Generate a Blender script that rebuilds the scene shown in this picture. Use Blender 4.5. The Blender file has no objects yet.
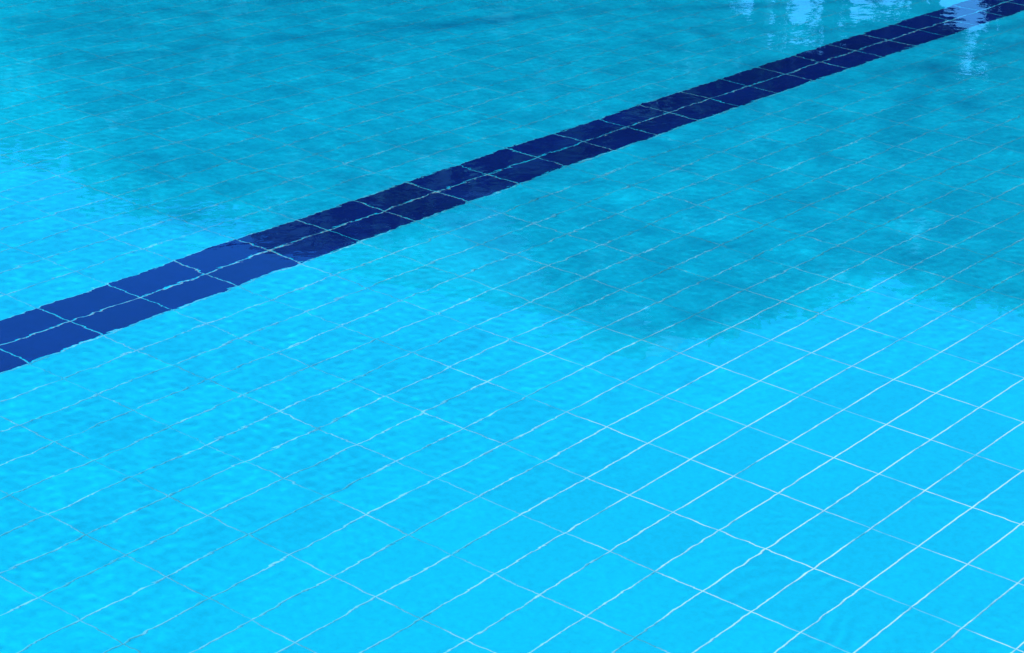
import bpy, bmesh, math, random
import numpy as np
from mathutils import Matrix, Vector

S = bpy.context.scene
COL = S.collection

# ------------------------------------------------------------------ camera
H, F, PITCH, ROLL, YAW = 1.6603, 2457.66, 0.32919, 0.05996, -0.92713
CAM = Vector((-4.4043, -4.5595, H))
cd = bpy.data.cameras.new('camera')
cam = bpy.data.objects.new('camera', cd)
COL.objects.link(cam)
cd.sensor_width = 36.0
cd.lens = 36.0 * F / 1024.0
cd.clip_start = 0.05
cd.clip_end = 2000.0
Rz = Matrix.Rotation(YAW, 3, 'Z')
xl = Rz @ Vector((1, 0, 0))
ul = Rz @ Vector((0, math.sin(PITCH), math.cos(PITCH)))
fl = Rz @ Vector((0, math.cos(PITCH), -math.sin(PITCH)))
c_, s_ = math.cos(ROLL), math.sin(ROLL)
rt, up = xl * c_ + ul * s_, ul * c_ - xl * s_
mw = Matrix((( rt.x, up.x, -fl.x, CAM.x), (rt.y, up.y, -fl.y, CAM.y), (rt.z, up.z, -fl.z, CAM.z), (0, 0, 0, 1)))
cam.matrix_world = mw
S.camera = cam

# ------------------------------------------------------------------ sky, sun, exposure
SUN_EL, SUN_AZ = 46.0, 300.0        # azimuth of the sun's position, degrees counter-clockwise from +X
world = bpy.data.worlds.new('World')
S.world = world
world.use_nodes = True
nt = world.node_tree
sky = nt.nodes.new('ShaderNodeTexSky')
sky.sky_type = 'NISHITA'
sky.sun_disc = False
sky.sun_elevation = math.radians(SUN_EL)
sky.sun_rotation = math.radians(90.0 - SUN_AZ)
sky.air_density = 1.6
sky.dust_density = 0.1
sky.ozone_density = 9.0
bg = nt.nodes['Background']
bg.inputs['Strength'].default_value = 0.15
nt.links.new(sky.outputs['Color'], bg.inputs['Color'])
sd = bpy.data.lights.new('sun', 'SUN')
sd.energy = 4.6
sd.angle = math.radians(0.45)
sd.color = (1.0, 0.97, 0.92)
sd.cycles.is_caustics_light = True
sun = bpy.data.objects.new('sun', sd)
COL.objects.link(sun)
a, e = math.radians(SUN_AZ), math.radians(SUN_EL)
to_sun = Vector((math.cos(a) * math.cos(e), math.sin(a) * math.cos(e), math.sin(e)))
sun.rotation_euler = to_sun.to_track_quat('Z', 'Y').to_euler()
sun.location = (0, 0, 30)
vs = S.view_settings
vs.view_transform = 'Standard'
vs.look = 'None'
vs.gamma = 1.0
vs.use_curve_mapping = False
vs.exposure = 0.8
S.cycles.caustics_refractive = True
S.cycles.caustics_reflective = False
S.cycles.use_denoising = True
S.cycles.sample_clamp_indirect = 8.0
S.cycles.max_bounces = 12

# ------------------------------------------------------------------ helpers
def link(name, me, mat=None, parent=None):
    o = bpy.data.objects.new(name, me)
    COL.objects.link(o)
    if mat is not None:
        me.materials.append(mat)
    if parent is not None:
        o.parent = parent
    return o

def tag(o, label=None, cat=None, group=None, kind=None):
    for k, v in (('label', label), ('category', cat), ('group', group), ('kind', kind)):
        if v:
            o[k] = v
    return o

def empty(name, loc):
    o = bpy.data.objects.new(name, None)
    o.location = loc
    COL.objects.link(o)
    return o

def pymesh(name, v, f, smooth=False):
    me = bpy.data.meshes.new(name)
    me.from_pydata(v, [], f)
    me.update()
    if smooth:
        me.shade_smooth()
    return me

class MB:
    def __init__(s):
        s.v, s.f = [], []
    def quad(s, a, b, c, d):
        n = len(s.v); s.v += [a, b, c, d]; s.f.append((n, n + 1, n + 2, n + 3))
    def box(s, x0, x1, y0, y1, z0, z1, skip=''):
        n = len(s.v)
        s.v += [(x, y, z) for z in (z0, z1) for y in (y0, y1) for x in (x0, x1)]
        for k, q in (('b', (0, 2, 3, 1)), ('t', (4, 5, 7, 6)), ('s', (0, 1, 5, 4)), ('n', (2, 6, 7, 3)), ('w', (0, 4, 6, 2)), ('e', (1, 3, 7, 5))):
            if k not in skip:
                s.f.append(tuple(n + i for i in q))
    def tube(s, p0, p1, r0, r1, n=8):
        p0, p1 = Vector(p0), Vector(p1)
        q = (p1 - p0).to_track_quat('Z', 'Y')
        b = len(s.v)
        for p, r in ((p0, r0), (p1, r1)):
            for k in range(n):
                t = 2 * math.pi * k / n
                s.v.append(tuple(p + q @ Vector((r * math.cos(t), r * math.sin(t), 0))))
        for k in range(n):
            s.f.append((b + k, b + (k + 1) % n, b + n + (k + 1) % n, b + n + k))
    def build(s, name, mat, parent=None, smooth=False):
        return link(name, pymesh(name, s.v, s.f, smooth), mat, parent)

class N:
    """short hand for node trees"""
    def __init__(s, mat):
        s.t = mat.node_tree; s.n = s.t.nodes; s.l = s.t.links
        s.b = s.n.get('Principled BSDF')
    def new(s, typ, **k):
        x = s.n.new(typ)
        for a_, v in k.items():
            setattr(x, a_, v)
        return x
    def put(s, x, sock, val):
        i = x.inputs[sock]
        if hasattr(val, 'is_output'):
            s.l.new(val, i)
        else:
            i.default_value = val
    def math(s, op, a_, b_=0.0, clamp=False):
        x = s.new('ShaderNodeMath', operation=op, use_clamp=clamp)
        s.put(x, 0, a_); s.put(x, 1, b_)
        return x.outputs[0]
    def mix(s, fac, c1, c2, mode='MIX'):
        x = s.new('ShaderNodeMix', data_type='RGBA', blend_type=mode)
        s.put(x, 0, fac); s.put(x, 6, c1); s.put(x, 7, c2)
        return x.outputs[2]
    def noise(s, vec, scale, detail=3.0, rough=0.5, dist=0.0):
        x = s.new('ShaderNodeTexNoise')
        s.put(x, 'Vector', vec); s.put(x, 'Scale', scale); s.put(x, 'Detail', detail); s.put(x, 'Roughness', rough); s.put(x, 'Distortion', dist)
        return x.outputs['Fac']
    def ramp(s, fac, lo, hi, a_=0.0, b_=1.0):
        x = s.new('ShaderNodeMapRange')
        s.put(x, 0, fac); s.put(x, 1, lo); s.put(x, 2, hi); s.put(x, 3, a_); s.put(x, 4, b_)
        return x.outputs[0]
    def pos(s):
        return s.new('ShaderNodeNewGeometry').outputs['Position']

def material(name):
    m = bpy.data.materials.new(name)
    m.use_nodes = True
    return m, N(m)

def plain(name, col, rough=0.6, var=0.15, scale=3.0):
    m, n = material(name)
    f = n.noise(n.pos(), scale, 4.0, 0.6)
    c = n.mix(f, tuple(x * (1 - var) for x in col) + (1,), tuple(min(1, x * (1 + var)) for x in col) + (1,))
    n.put(n.b, 'Base Color', c)
    n.put(n.b, 'Roughness', rough)
    return m

# ------------------------------------------------------------------ materials
TU, TV = 0.25, 0.125                 # tile module
X0, X1, Y0, Y1, DEPTH = -3.75, 21.25, -5.5, 5.5, 1.35

def tile_material(name, base, alt, grout=True, gw=0.0034):
    m, n = material(name)
    p = n.pos()
    # hand-laid joints wander by a millimetre or so
    wob = n.new('ShaderNodeTexNoise'); n.put(wob, 'Vector', p); n.put(wob, 'Scale', 2.3); n.put(wob, 'Detail', 1.0)
    off = n.new('ShaderNodeVectorMath', operation='MULTIPLY_ADD')
    n.l.new(wob.outputs['Color'], off.inputs[0]); off.inputs[1].default_value = (0.005,) * 3; n.l.new(p, off.inputs[2])
    sep = n.new('ShaderNodeSeparateXYZ'); n.l.new(off.outputs[0], sep.inputs[0])
    u = n.math('DIVIDE', sep.outputs[0], TU); v = n.math('DIVIDE', sep.outputs[1], TV)
    cell = n.new('ShaderNodeCombineXYZ'); n.put(cell, 0, n.math('FLOOR', u)); n.put(cell, 1, n.math('FLOOR', v))
    wn = n.new('ShaderNodeTexWhiteNoise', noise_dimensions='3D'); n.l.new(cell.outputs[0], wn.inputs['Vector'])
    col = n.mix(wn.outputs['Value'], base + (1,), alt + (1,))
    blotch = n.ramp(n.noise(p, 1.1, 4.0, 0.6), 0.35, 0.65)
    col = n.mix(n.math('MULTIPLY', blotch, 0.35), col, tuple(x * 0.82 for x in base) + (1,))
    fine = n.ramp(n.noise(p, 60.0, 4.0, 0.65), 0.3, 0.7, 0.9, 1.08)
    col = n.mix(1.0, col, fine, 'MULTIPLY')
    if grout:
        du = n.math('MULTIPLY', n.math('ABSOLUTE', n.math('SUBTRACT', u, n.math('ROUND', u))), TU)
        dv = n.math('MULTIPLY', n.math('ABSOLUTE', n.math('SUBTRACT', v, n.math('ROUND', v))), TV)
        d = n.math('MINIMUM', du, dv)
        g = n.ramp(d, gw * 0.5 - 0.0010, gw * 0.5 + 0.0010, 1.0, 0.0)
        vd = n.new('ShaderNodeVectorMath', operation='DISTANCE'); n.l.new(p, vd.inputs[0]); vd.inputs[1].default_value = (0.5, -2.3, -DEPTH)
        joint_bias = n.ramp(vd.outputs['Value'], 0.5, 1.7, -0.10, 0.015)          # joints paler round this point, darker further off
        dirt = n.ramp(n.math('ADD', n.noise(p, 5.0, 4.0, 0.7), joint_bias), 0.42, 0.58)
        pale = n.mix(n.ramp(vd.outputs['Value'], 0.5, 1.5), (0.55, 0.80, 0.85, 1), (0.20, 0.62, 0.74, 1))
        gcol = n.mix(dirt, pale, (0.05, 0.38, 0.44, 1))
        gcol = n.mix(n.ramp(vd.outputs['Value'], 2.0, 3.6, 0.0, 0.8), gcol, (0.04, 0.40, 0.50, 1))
        across = n.math('LESS_THAN', du, dv)
        lost = n.math('MULTIPLY', across, n.ramp(n.noise(p, 3.1, 2.0), 0.46, 0.60, 0.0, 0.75))      # cross joints silted up level with the tile in places
        gcol = n.mix(lost, gcol, (0.02, 0.50, 0.66, 1))
        lanej = n.math('LESS_THAN', n.math('ABSOLUTE', sep.outputs[1]), TV - 0.003)      # grey cement between the navy tiles
        gcol = n.mix(lanej, gcol, n.mix(n.noise(p, 9.0, 3.0), (0.17, 0.28, 0.28, 1), (0.32, 0.44, 0.42, 1)))
        col = n.mix(g, col, gcol)
        n.put(n.b, 'Roughness', n.ramp(g, 0, 1, 0.35, 0.8))
        bmp = n.new('ShaderNodeBump'); bmp.inputs['Distance'].default_value = 0.002; bmp.inputs['Strength'].default_value = 0.6
        n.l.new(n.math('SUBTRACT', 1.0, g), bmp.inputs['Height']); n.l.new(bmp.outputs[0], n.b.inputs['Normal'])
    else:
        n.put(n.b, 'Roughness', 0.3)
    n.put(n.b, 'Base Color', col)
    n.put(n.b, 'Specular IOR Level', 0.2)
    return m

M_FLOOR = tile_material('pale blue pool tile', (0.0010, 0.47, 0.64), (0.0010, 0.53, 0.71))
M_NAVY = tile_material('navy pool tile', (0.0015, 0.011, 0.125), (0.002, 0.017, 0.175), grout=False)

def water_material():
    m, n = material('pool water')
    n.n.remove(n.b)
    out = n.n['Material Output']
    p = n.pos()
    st = n.new('ShaderNodeMapping'); n.l.new(p, st.inputs['Vector'])
    st.inputs['Rotation'].default_value = (0, 0, math.radians(25)); st.inputs['Scale'].default_value = (1.0, 1.7, 1.0)
    a1 = n.noise(st.outputs[0], 24.0, 2.0, 0.5, 0.4)
    wd = n.new('ShaderNodeVectorMath', operation='DISTANCE'); n.l.new(p, wd.inputs[0]); wd.inputs[1].default_value = (-0.6, -2.85, 0)
    patch = n.math('MULTIPLY', n.ramp(n.noise(p, 0.55, 2.0), 0.40, 0.62, 0.35, 1.0), n.ramp(wd.outputs['Value'], 0.5, 1.6, 0.3, 1.0))
    bmp = n.new('ShaderNodeBump')
    bmp.inputs['Strength'].default_value = 1.0
    bmp.inputs['Distance'].default_value = 0.00012
    n.l.new(n.math('MULTIPLY', a1, patch), bmp.inputs['Height'])
    refr = n.new('ShaderNodeBsdfRefraction'); refr.inputs['IOR'].default_value = 1.333; refr.inputs['Roughness'].default_value = 0.0
    refr.inputs['Color'].default_value = (0.93, 0.99, 1.0, 1)
    glos = n.new('ShaderNodeBsdfGlossy'); glos.inputs['Roughness'].default_value = 0.0
    glos.inputs['Color'].default_value = (0.08, 0.46, 1, 1)
    fr = n.new('ShaderNodeFresnel'); fr.inputs['IOR'].default_value = 1.333
    for x in (refr, glos, fr):
        n.l.new(bmp.outputs[0], x.inputs['Normal'])
    mx = n.new('ShaderNodeMixShader')
    n.l.new(fr.outputs[0], mx.inputs[0]); n.l.new(refr.outputs[0], mx.inputs[1]); n.l.new(glos.outputs[0], mx.inputs[2])
    n.l.new(mx.outputs[0], out.inputs['Surface'])
    return m

# ------------------------------------------------------------------ ground, deck, basin
M_GROUND = plain('dry lawn', (0.07, 0.10, 0.035), 0.9, 0.4, 0.8)
M_DECK = plain('stone deck', (0.42, 0.40, 0.36), 0.8, 0.12, 2.0)
M_COPE = plain('white coping', (0.62, 0.62, 0.60), 0.6, 0.06, 5.0)

def ring(mb, ox0, ox1, oy0, oy1, ix0, ix1, iy0, iy1, z):
    o = [(ox0, oy0, z), (ox1, oy0, z), (ox1, oy1, z), (ox0, oy1, z)]
    i = [(ix0, iy0, z), (ix1, iy0, z), (ix1, iy1, z), (ix0, iy1, z)]
    for k in range(4):
        j = (k + 1) % 4
        mb.quad(o[k], o[j], i[j], i[k])

g = MB(); ring(g, -300, 400, -300, 400, X0 - 4, X1 + 4, Y0 - 0.8, Y1 + 2.5, 0.05)
tag(g.build('ground', M_GROUND), kind='structure')
d = MB(); ring(d, X0 - 4.02, X1 + 4.02, Y0 - 0.82, Y1 + 2.52, X0 - 0.35, X1 + 0.35, Y0 - 0.35, Y1 + 0.35, 0.11)
tag(d.build('deck', M_DECK), kind='structure')
c = MB()
ring(c, X0 - 0.36, X1 + 0.36, Y0 - 0.36, Y1 + 0.36, X0, X1, Y0, Y1, 0.14)
for (q0, q1) in (((X0, Y0), (X1, Y0)), ((X1, Y0), (X1, Y1)), ((X1, Y1), (X0, Y1)), ((X0, Y1), (X0, Y0))):
    c.quad((q0[0], q0[1], 0.14), (q1[0], q1[1], 0.14), (q1[0], q1[1], 0.03), (q0[0], q0[1], 0.03))
tag(c.build('pool_coping', M_COPE), kind='structure')
b = MB()
for (q0, q1) in (((X0, Y0), (X1, Y0)), ((X1, Y0), (X1, Y1)), ((X1, Y1), (X0, Y1)), ((X0, Y1), (X0, Y0))):
    b.quad((q0[0], q0[1], 0.03), (q1[0], q1[1], 0.03), (q1[0], q1[1], -DEPTH), (q0[0], q0[1], -DEPTH))
M_SIDE = plain('pool side tile', (0.006, 0.44, 0.76), 0.4, 0.08, 3.0)
tag(b.build('pool_sides', M_SIDE), kind='structure')
fl_ = MB(); fl_.quad((X0, Y0, -DEPTH), (X1, Y0, -DEPTH), (X1, Y1, -DEPTH), (X0, Y1, -DEPTH))
floor = tag(fl_.build('pool_floor', M_FLOOR), kind='structure')
floor.cycles.is_caustics_receiver = True

# ------------------------------------------------------------------ lane line: two rows of bevelled navy tiles standing in the grout
rng = random.Random(4)
lv = MB()
GAP, TH, BEV = 0.0027, 0.0012, 0.0006
for i in range(-7, 77):
    for j in (-1, 0):
        jx, jy, tz = rng.uniform(-.0009, .0009), rng.uniform(-.0007, .0007), rng.uniform(-.0004, .0004)
        x0, x1 = i * TU + GAP + jx, (i + 1) * TU - GAP + jx
        y0, y1 = j * TV + GAP + jy, (j + 1) * TV - GAP + jy
        z0, z1 = -DEPTH - 0.003, -DEPTH + TH + tz
        n0 = len(lv.v)
        for (xa, xb, ya, yb, z) in ((x0, x1, y0, y1, z0), (x0, x1, y0, y1, z1 - BEV), (x0 + BEV, x1 - BEV, y0 + BEV, y1 - BEV, z1)):
            lv.v += [(xa, ya, z), (xb, ya, z), (xb, yb, z), (xa, yb, z)]
        for r in (0, 4):
            for k in range(4):
                lv.f.append((n0 + r + k, n0 + r + (k + 1) % 4, n0 + r + 4 + (k + 1) % 4, n0 + r + 4 + k))
        lv.f.append((n0 + 8, n0 + 9, n0 + 10, n0 + 11))
lane = lv.build('lane_line', M_NAVY)
lane.cycles.is_caustics_receiver = True
tag(lane, 'dark navy blue lane line of two tile rows crossing the pale blue pool floor', 'lane line')

# ------------------------------------------------------------------ water surface
def axis(lo, hi, f0, f1, fine, coarse):
    a_ = list(np.arange(f0, f1, fine))
    x, st = f0, fine
    left = []
    while x > lo + 1e-6:
        st = min(coarse, st * 1.25); x = max(lo, x - st); left.append(x)
    x, st = a_[-1], fine
    right = []
    while x < hi - 1e-6:
        st = min(coarse, st * 1.25); x = min(hi, x + st); right.append(x)
    return np.array(left[::-1] + a_ + right)

FX0, FX1, FY0, FY1 = -2.7, 4.9, -3.5, 2.7
gx = axis(X0, X1, FX0, FX1, 0.0085, 0.25)
gy = axis(Y0, Y1, FY0, FY1, 0.0085, 0.25)
GX, GY = np.meshgrid(gx, gy, indexing='xy')
nr = np.random.RandomState(11)
Z = np.zeros_like(GX)
def waves(n, l0, l1, slope, main, spread):
    z = np.zeros_like(GX)
    for _ in range(n):
        lam = l0 * (l1 / l0) ** nr.rand()
        th = main + nr.randn() * spread
        k = 2 * math.pi / lam
        ph = nr.rand() * 2 * math.pi
        z += slope * math.sqrt(2.0 / n) / k * np.cos(k * (GX * math.cos(th) + GY * math.sin(th)) + ph)
    return z
def bump2(x, y, r):
    return np.exp(-(((GX - x) ** 2 + (GY - y) ** 2) / (r * r)))
calm = 1.0 - 0.80 * np.clip(1.3 * bump2(-0.75, -2.75, 0.75) + 1.0 * bump2(-0.1, -2.6, 0.6) + 1.2 * bump2(0.95, -2.85, 0.75), 0, 1)
Z += waves(60, 0.07, 0.26, 0.0018, 0.9, 1.2) * calm
Z += waves(80, 0.026, 0.055, 0.0018, 0.75, 0.7) * calm
Z += waves(30, 0.35, 1.1, 0.0015, 0.6, 1.0) * (0.5 + 0.5 * calm)
def packet(x, y, r1, r2, ang, lam, slope, seed):
    # a breath of wind: a short train of close ripples with bowed crests
    dx, dy = GX - x, GY - y
    c, s = math.cos(ang), math.sin(ang)
    a_, b_ = dx * c + dy * s, -dx * s + dy * c
    k = 2 * math.pi / lam
    warp = 0.03 * np.sin(b_ * 9 + seed) + 0.02 * np.sin(b_ * 17 - a_ * 14 + seed * 3) + 0.012 * np.sin(b_ * 23 + a_ * 11 + seed * 2)
    return slope / k * np.exp(-(a_ / r1) ** 2 - (b_ / r2) ** 2) * np.sin(k * (a_ + warp + 0.35 * b_ * b_) + 0.6 * np.sin(a_ * 31 + b_ * 13))
Z += packet(-1.12, -2.62, 0.16, 0.22, 0.95, 0.045, 0.003, 1.0)
Z += packet(-0.82, -2.55, 0.10, 0.14, 0.85, 0.04, 0.0025, 2.3)
Z += packet(-1.25, -2.85, 0.08, 0.16, 1.05, 0.04, 0.0035, 4.1)
Z += packet(-0.62, -2.9, 0.08, 0.12, 0.8, 0.045, 0.003, 5.0)
Z += packet(0.30, -2.80, 0.15, 0.22, 1.15, 0.052, 0.0016, 1.7)
Z += packet(0.58, -2.72, 0.10, 0.16, 1.0, 0.040, 0.0014, 3.3)
Z += packet(0.18, -3.02, 0.10, 0.18, 1.25, 0.044, 0.0013, 0.4)
Z += packet(0.95, -2.95, 0.12, 0.20, 0.95, 0.055, 0.0014, 2.9)
nx_, ny_ = len(gx), len(gy)
edge = np.minimum(np.minimum(GX - X0, X1 - GX), np.minimum(GY - Y0, Y1 - GY))
fine_mask = ((GX > FX0) & (GX < FX1) & (GY > FY0) & (GY < FY1))
Z = np.where(fine_mask, Z, Z * 0.3)
co = np.stack([GX, GY, Z], -1).reshape(-1, 3).astype(np.float32)
ii = (np.arange(ny_ - 1)[:, None] * nx_ + np.arange(nx_ - 1)[None, :]).reshape(-1)
quads = np.stack([ii, ii + 1, ii + 1 + nx_, ii + nx_], -1).astype(np.int32)
wm = bpy.data.meshes.new('water')
wm.vertices.add(len(co)); wm.vertices.foreach_set('co', co.reshape(-1))
wm.loops.add(quads.size); wm.loops.foreach_set('vertex_index', quads.reshape(-1))
wm.polygons.add(len(quads)); wm.polygons.foreach_set('loop_start', np.arange(0, quads.size, 4, dtype=np.int32))
wm.update(calc_edges=True)
wm.shade_smooth()
water = link('water', wm, water_material())
tag(water, kind='structure')
water.cycles.is_caustics_caster = True

# ------------------------------------------------------------------ trees beyond the pool
def leaf_material(name, c1, c2):
    m, n = material(name)
    oi = n.new('ShaderNodeNewGeometry')
    wn = n.math('FRACT', n.math('MULTIPLY', oi.outputs['Random Per Island'], 7.31))
    n.put(n.b, 'Base Color', n.mix(wn, c1 + (1,), c2 + (1,)))
    n.put(n.b, 'Roughness', 0.55)
    return m
LEAVES = [leaf_material('olive leaf', (0.022, 0.046, 0.012), (0.050, 0.085, 0.022)),
          leaf_material('deep green leaf', (0.018, 0.050, 0.014), (0.050, 0.095, 0.026))]
M_BARK = plain('bark', (0.10, 0.075, 0.05), 0.9, 0.4, 9.0)

def tree(x, y, top, low, rad, seed, label, lm, n_leaf=12000, leaf=(0.11, 0.21), group='trees beyond the pool', flat=False):
    r = random.Random(seed)
    root = empty('tree', (x, y, 0.05))
    tk = MB()
    zc = (low + top) / 2
    p, prev = Vector((0, 0, -0.1)), 0.08 + top * 0.010
    for k in range(1, 6):
        q = Vector((r.uniform(-.12, .12), r.uniform(-.12, .12), (zc + 0.3) * k / 5))
        tk.tube(p, q, prev, prev * 0.86, 9); p, prev = q, prev * 0.86
    clumps = []
    hgt = (top - low) / 2
    for k in range(36):
        while True:
            u = Vector((r.uniform(-1, 1), r.uniform(-1, 1), r.uniform(-1, 1)))
            if 0.25 < u.length < 1: break
        w = 1.0 - 0.35 * max(0, u.z)
        cpos = Vector((u.x * rad * 0.82 * w, u.y * rad * 0.82 * w, zc + u.z * hgt * 0.86))
        clumps.append((cpos, r.uniform(0.28, 0.46) * rad))
        if k < 14:
            st = Vector((0, 0, max(0.5, cpos.z * r.uniform(0.45, 0.75))))
            mid = st.lerp(cpos, 0.5) + Vector((0, 0, -0.12))
            tk.tube(st, mid, prev * 0.55, prev * 0.35, 6); tk.tube(mid, cpos, prev * 0.35, 0.015, 6)
    tk.build('trunk', M_BARK, root, True)
    cr = MB()
    for k in range(n_leaf):
        if flat:
            t = r.uniform(0, 2 * math.pi)
            lump = 1 + 0.10 * math.sin(3 * t + seed) + 0.07 * math.sin(7 * t + 2 * seed) + 0.05 * math.sin(13 * t)
            q = math.sqrt(r.random())
            pt = Vector((math.cos(t) * q * rad * lump, math.sin(t) * q * rad * lump, zc + hgt * (0.5 - 0.6 * q * q + r.uniform(-.4, .4))))
        else:
            cpos, cr_ = clumps[r.randrange(len(clumps))]
            v = Vector((r.gauss(0, 1), r.gauss(0, 1), r.gauss(0, 1))).normalized() * cr_ * (r.random() ** 0.45)
            v.z *= 0.8
            pt = cpos + v
        pt.z = min(pt.z, top + r.uniform(-.05, .05))
        s = r.uniform(*leaf)
        ax = Vector((r.gauss(0, 1), r.gauss(0, 1), r.gauss(0, 0.6))).normalized()
        bx = ax.cross(Vector((r.gauss(0, 1), r.gauss(0, 1), r.gauss(0, 1)))).normalized()
        t0, t1 = ax * s * 1.5, bx * s * 0.55
        cr.quad(tuple(pt - t0), tuple(pt + t1), tuple(pt + t0), tuple(pt - t1))
    cr.build('crown', lm, root)
    tag(root, label, 'tree', group)
    return root

TREES = [
    (7.6, 9.0, 2.85, 0.5, 1.6, 'small round bushy tree at the low end of the row beyond the pool'),
    (10.1, 9.7, 4.5, 0.5, 1.75, 'dense bushy tree between the smallest tree and the broad low tree'),
    (11.3, 9.0, 4.4, 0.8, 1.8, 'broad low tree, third from the low end of the row'),
    (12.8, 9.6, 4.95, 0.8, 2.0, 'rounded tree between the broad low tree and the medium tree'),
    (14.8, 9.0, 6.15, 0.9, 1.45, 'medium tree with foliage down to the lawn beyond the pool'),
    (15.9, 9.4, 6.7, 1.6, 1.4, 'tall full tree beside the gap that shows the white building'),
    (17.9, 9.0, 6.75, 4.95, 1.75, 'bare trunked tree with raised crown in front of the white building'),
    (19.9, 9.3, 6.9, 4.2, 1.9, 'smallest of the three trees with bare trunks before the white building'),
    (21.3, 9.0, 7.5, 3.9, 1.2, 'slender tree between raised crowns before the white building'),
    (24.1, 9.0, 7.9, 5.5, 2.1, 'bare trunked tree with the highest raised crown'),
    (27.9, 9.2, 9.6, 2.5, 2.2, 'tallest spreading tree at the high end of the row'),
]
for k, (x, y, top, low, rad, lab) in enumerate(TREES):
    tree(x, y, top, low, rad, 20 + k, lab, LEAVES[k % 2])

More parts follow.
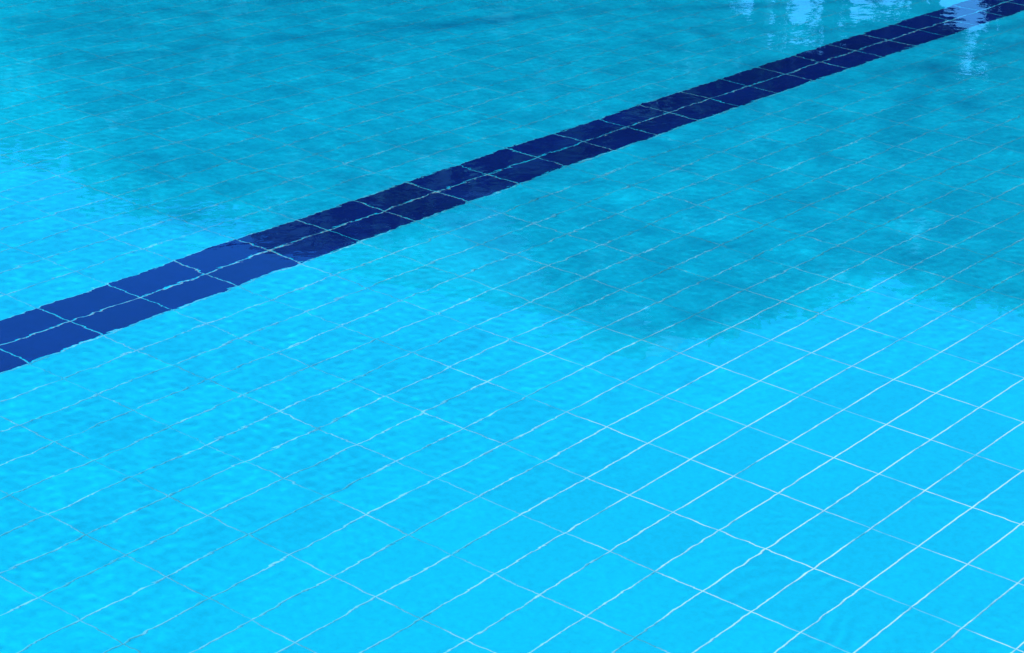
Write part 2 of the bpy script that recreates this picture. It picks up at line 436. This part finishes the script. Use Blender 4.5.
# unseen tree added on the near side: its thin leaflet crown shades the far floor
SHADE_PLAN = [(5.70, -6.35), (5.42, -6.93), (5.12, -7.35), (5.01, -7.69), (5.15, -7.91), (5.44, -8.08), (5.64, -8.18), (5.48, -8.49), (5.3, -8.83), (5.31, -9.03),  # crown outline shaped to put the shade edge where wanted on the floor
        (5.4, -9.16), (5.65, -9.22), (5.89, -9.17), (6.09, -9.18), (6.19, -9.25), (6.23, -9.39), (6.3, -9.58), (6.18, -9.72), (6.9, -9.8), (9.0, -10.0),
        (11.5, -9.8), (13.5, -9.0), (14.8, -7.4), (14.2, -5.6), (12.5, -4.6), (10.0, -4.3), (8.0, -4.5), (6.8, -5.1), (6.1, -5.7)]
def shade_tree(x, y, z, rx, ry, n_leaf, seed):
    r = random.Random(seed)
    root = empty('tree', (x, y, 0.05))
    tk = MB()
    forks = [(Vector((0, 0, -.1)), Vector((.1, -.05, 2.2)), .16, .12), (Vector((.1, -.05, 2.2)), Vector((.1, 0, z - 1.6)), .11, .07)]
    for p, q, a_, b_ in forks:
        tk.tube(p, q, a_, b_, 10)
    for k in range(11):
        t = 2 * math.pi * (k + r.uniform(-.3, .3)) / 11
        q = Vector((math.cos(t) * rx * .55, math.sin(t) * ry * .6, z - 0.25))
        m_ = Vector((.1, 0, z - 1.7)).lerp(q, 0.5) + Vector((0, 0, -.15))
        tk.tube((.1, 0, z - 1.7), m_, .03, .018, 6); tk.tube(m_, q, .018, .008, 6)
        for h in range(3):
            e_ = q + Vector((math.cos(t) * rx * .3 + r.uniform(-.6, .6), math.sin(t) * ry * .3 + r.uniform(-.4, .4), r.uniform(0, .3)))
            tk.tube(q, e_, .010, .005, 5)
    tk.build('trunk', M_BARK, root, True)
    # leaflets: 3 cm slips spread evenly through a thin layer inside the crown's lumpy plan outline
    q_ = np.random.RandomState(seed)
    P = np.array(SHADE_PLAN)
    pts = np.empty((0, 2))
    while len(pts) < n_leaf:
        c = q_.uniform(P.min(0) - .1, P.max(0) + .1, (n_leaf, 2))
        ins = np.zeros(len(c), bool)
        for k in range(len(P)):
            (ax_, ay_), (bx_, by_) = P[k], P[(k + 1) % len(P)]
            cross = ((ay_ > c[:, 1]) != (by_ > c[:, 1])) & (c[:, 0] < (bx_ - ax_) * (c[:, 1] - ay_) / (by_ - ay_ + 1e-12) + ax_)
            ins ^= cross
        pts = np.concatenate([pts, c[ins]])
    pts = pts[:n_leaf]
    ctr = np.column_stack([pts[:, 0] - x, pts[:, 1] - y, z + q_.uniform(-.10, .10, n_leaf)])
    ax = q_.normal(0, 1, (n_leaf, 3)) * (1, 1, .5); ax /= np.linalg.norm(ax, axis=1)[:, None]
    bx = np.cross(ax, q_.normal(0, 1, (n_leaf, 3))); bx /= np.linalg.norm(bx, axis=1)[:, None]
    sz = q_.uniform(.010, .017, (n_leaf, 1))
    co = np.stack([ctr - ax * sz * 1.5, ctr + bx * sz * .55, ctr + ax * sz * 1.5, ctr - bx * sz * .55], 1).reshape(-1, 3).astype(np.float32)
    cm = bpy.data.meshes.new('crown')
    cm.vertices.add(len(co)); cm.vertices.foreach_set('co', co.reshape(-1))
    cm.loops.add(len(co)); cm.loops.foreach_set('vertex_index', np.arange(len(co), dtype=np.int32))
    cm.polygons.add(n_leaf); cm.polygons.foreach_set('loop_start', np.arange(0, len(co), 4, dtype=np.int32))
    cm.update(calc_edges=True)
    link('crown', cm, LEAVES[0], root)
    tag(root, 'unseen flat topped tree with a thin feathery crown, added beside the near deck to shade the pool floor', 'tree')
shade_tree(10.15, -7.1, 8.6, 4.5, 2.3, 78000, 5)

# ------------------------------------------------------------------ white building behind the trees
M_WALL = plain('white render', (0.84, 0.74, 0.76), 0.8, 0.03, 1.5)
M_GLASS, gn = material('window glass')
gn.put(gn.b, 'Base Color', (0.03, 0.04, 0.05, 1)); gn.put(gn.b, 'Roughness', 0.08)
M_FRAME = plain('window frame', (0.55, 0.55, 0.55), 0.5, 0.05, 4.0)
M_ROOF = plain('roof slab', (0.45, 0.44, 0.43), 0.8, 0.1, 2.0)
BX, BY, BW, BD, BH = 29.5, 18.0, 22.0, 9.0, 12.2
bld = tag(empty('building', (BX, BY, 0.05)), 'white rendered three storey building standing behind the row of trees', 'building')
wl = MB(); wl.box(0, BW, 0, BD, -0.1, BH, skip='b')
wl.build('wall', M_WALL, bld)
rf = MB(); rf.box(-0.25, BW + 0.25, -0.25, BD + 0.25, BH + 0.002, BH + 0.25)
rf.build('roof', M_ROOF, bld)
for st in range(3):
    for k in range(7):
        x, z = 1.2 + k * 3.05, 1.0 + st * 4.1
        w = MB()
        for (xa, xb, za, zb) in ((0, 1.3, 0, .07), (0, 1.3, 1.33, 1.4), (0, .07, .07, 1.33), (1.23, 1.3, .07, 1.33), (.62, .68, .07, 1.33)):
            w.box(x + xa, x + xb, -0.05, 0.02, z + za, z + zb)
        fo = w.build('window', M_FRAME, bld)
        pn = MB(); pn.box(x + .07, x + 1.23, -0.02, 0.01, z + .07, z + 1.33)
        pn.build('pane', M_GLASS, fo)
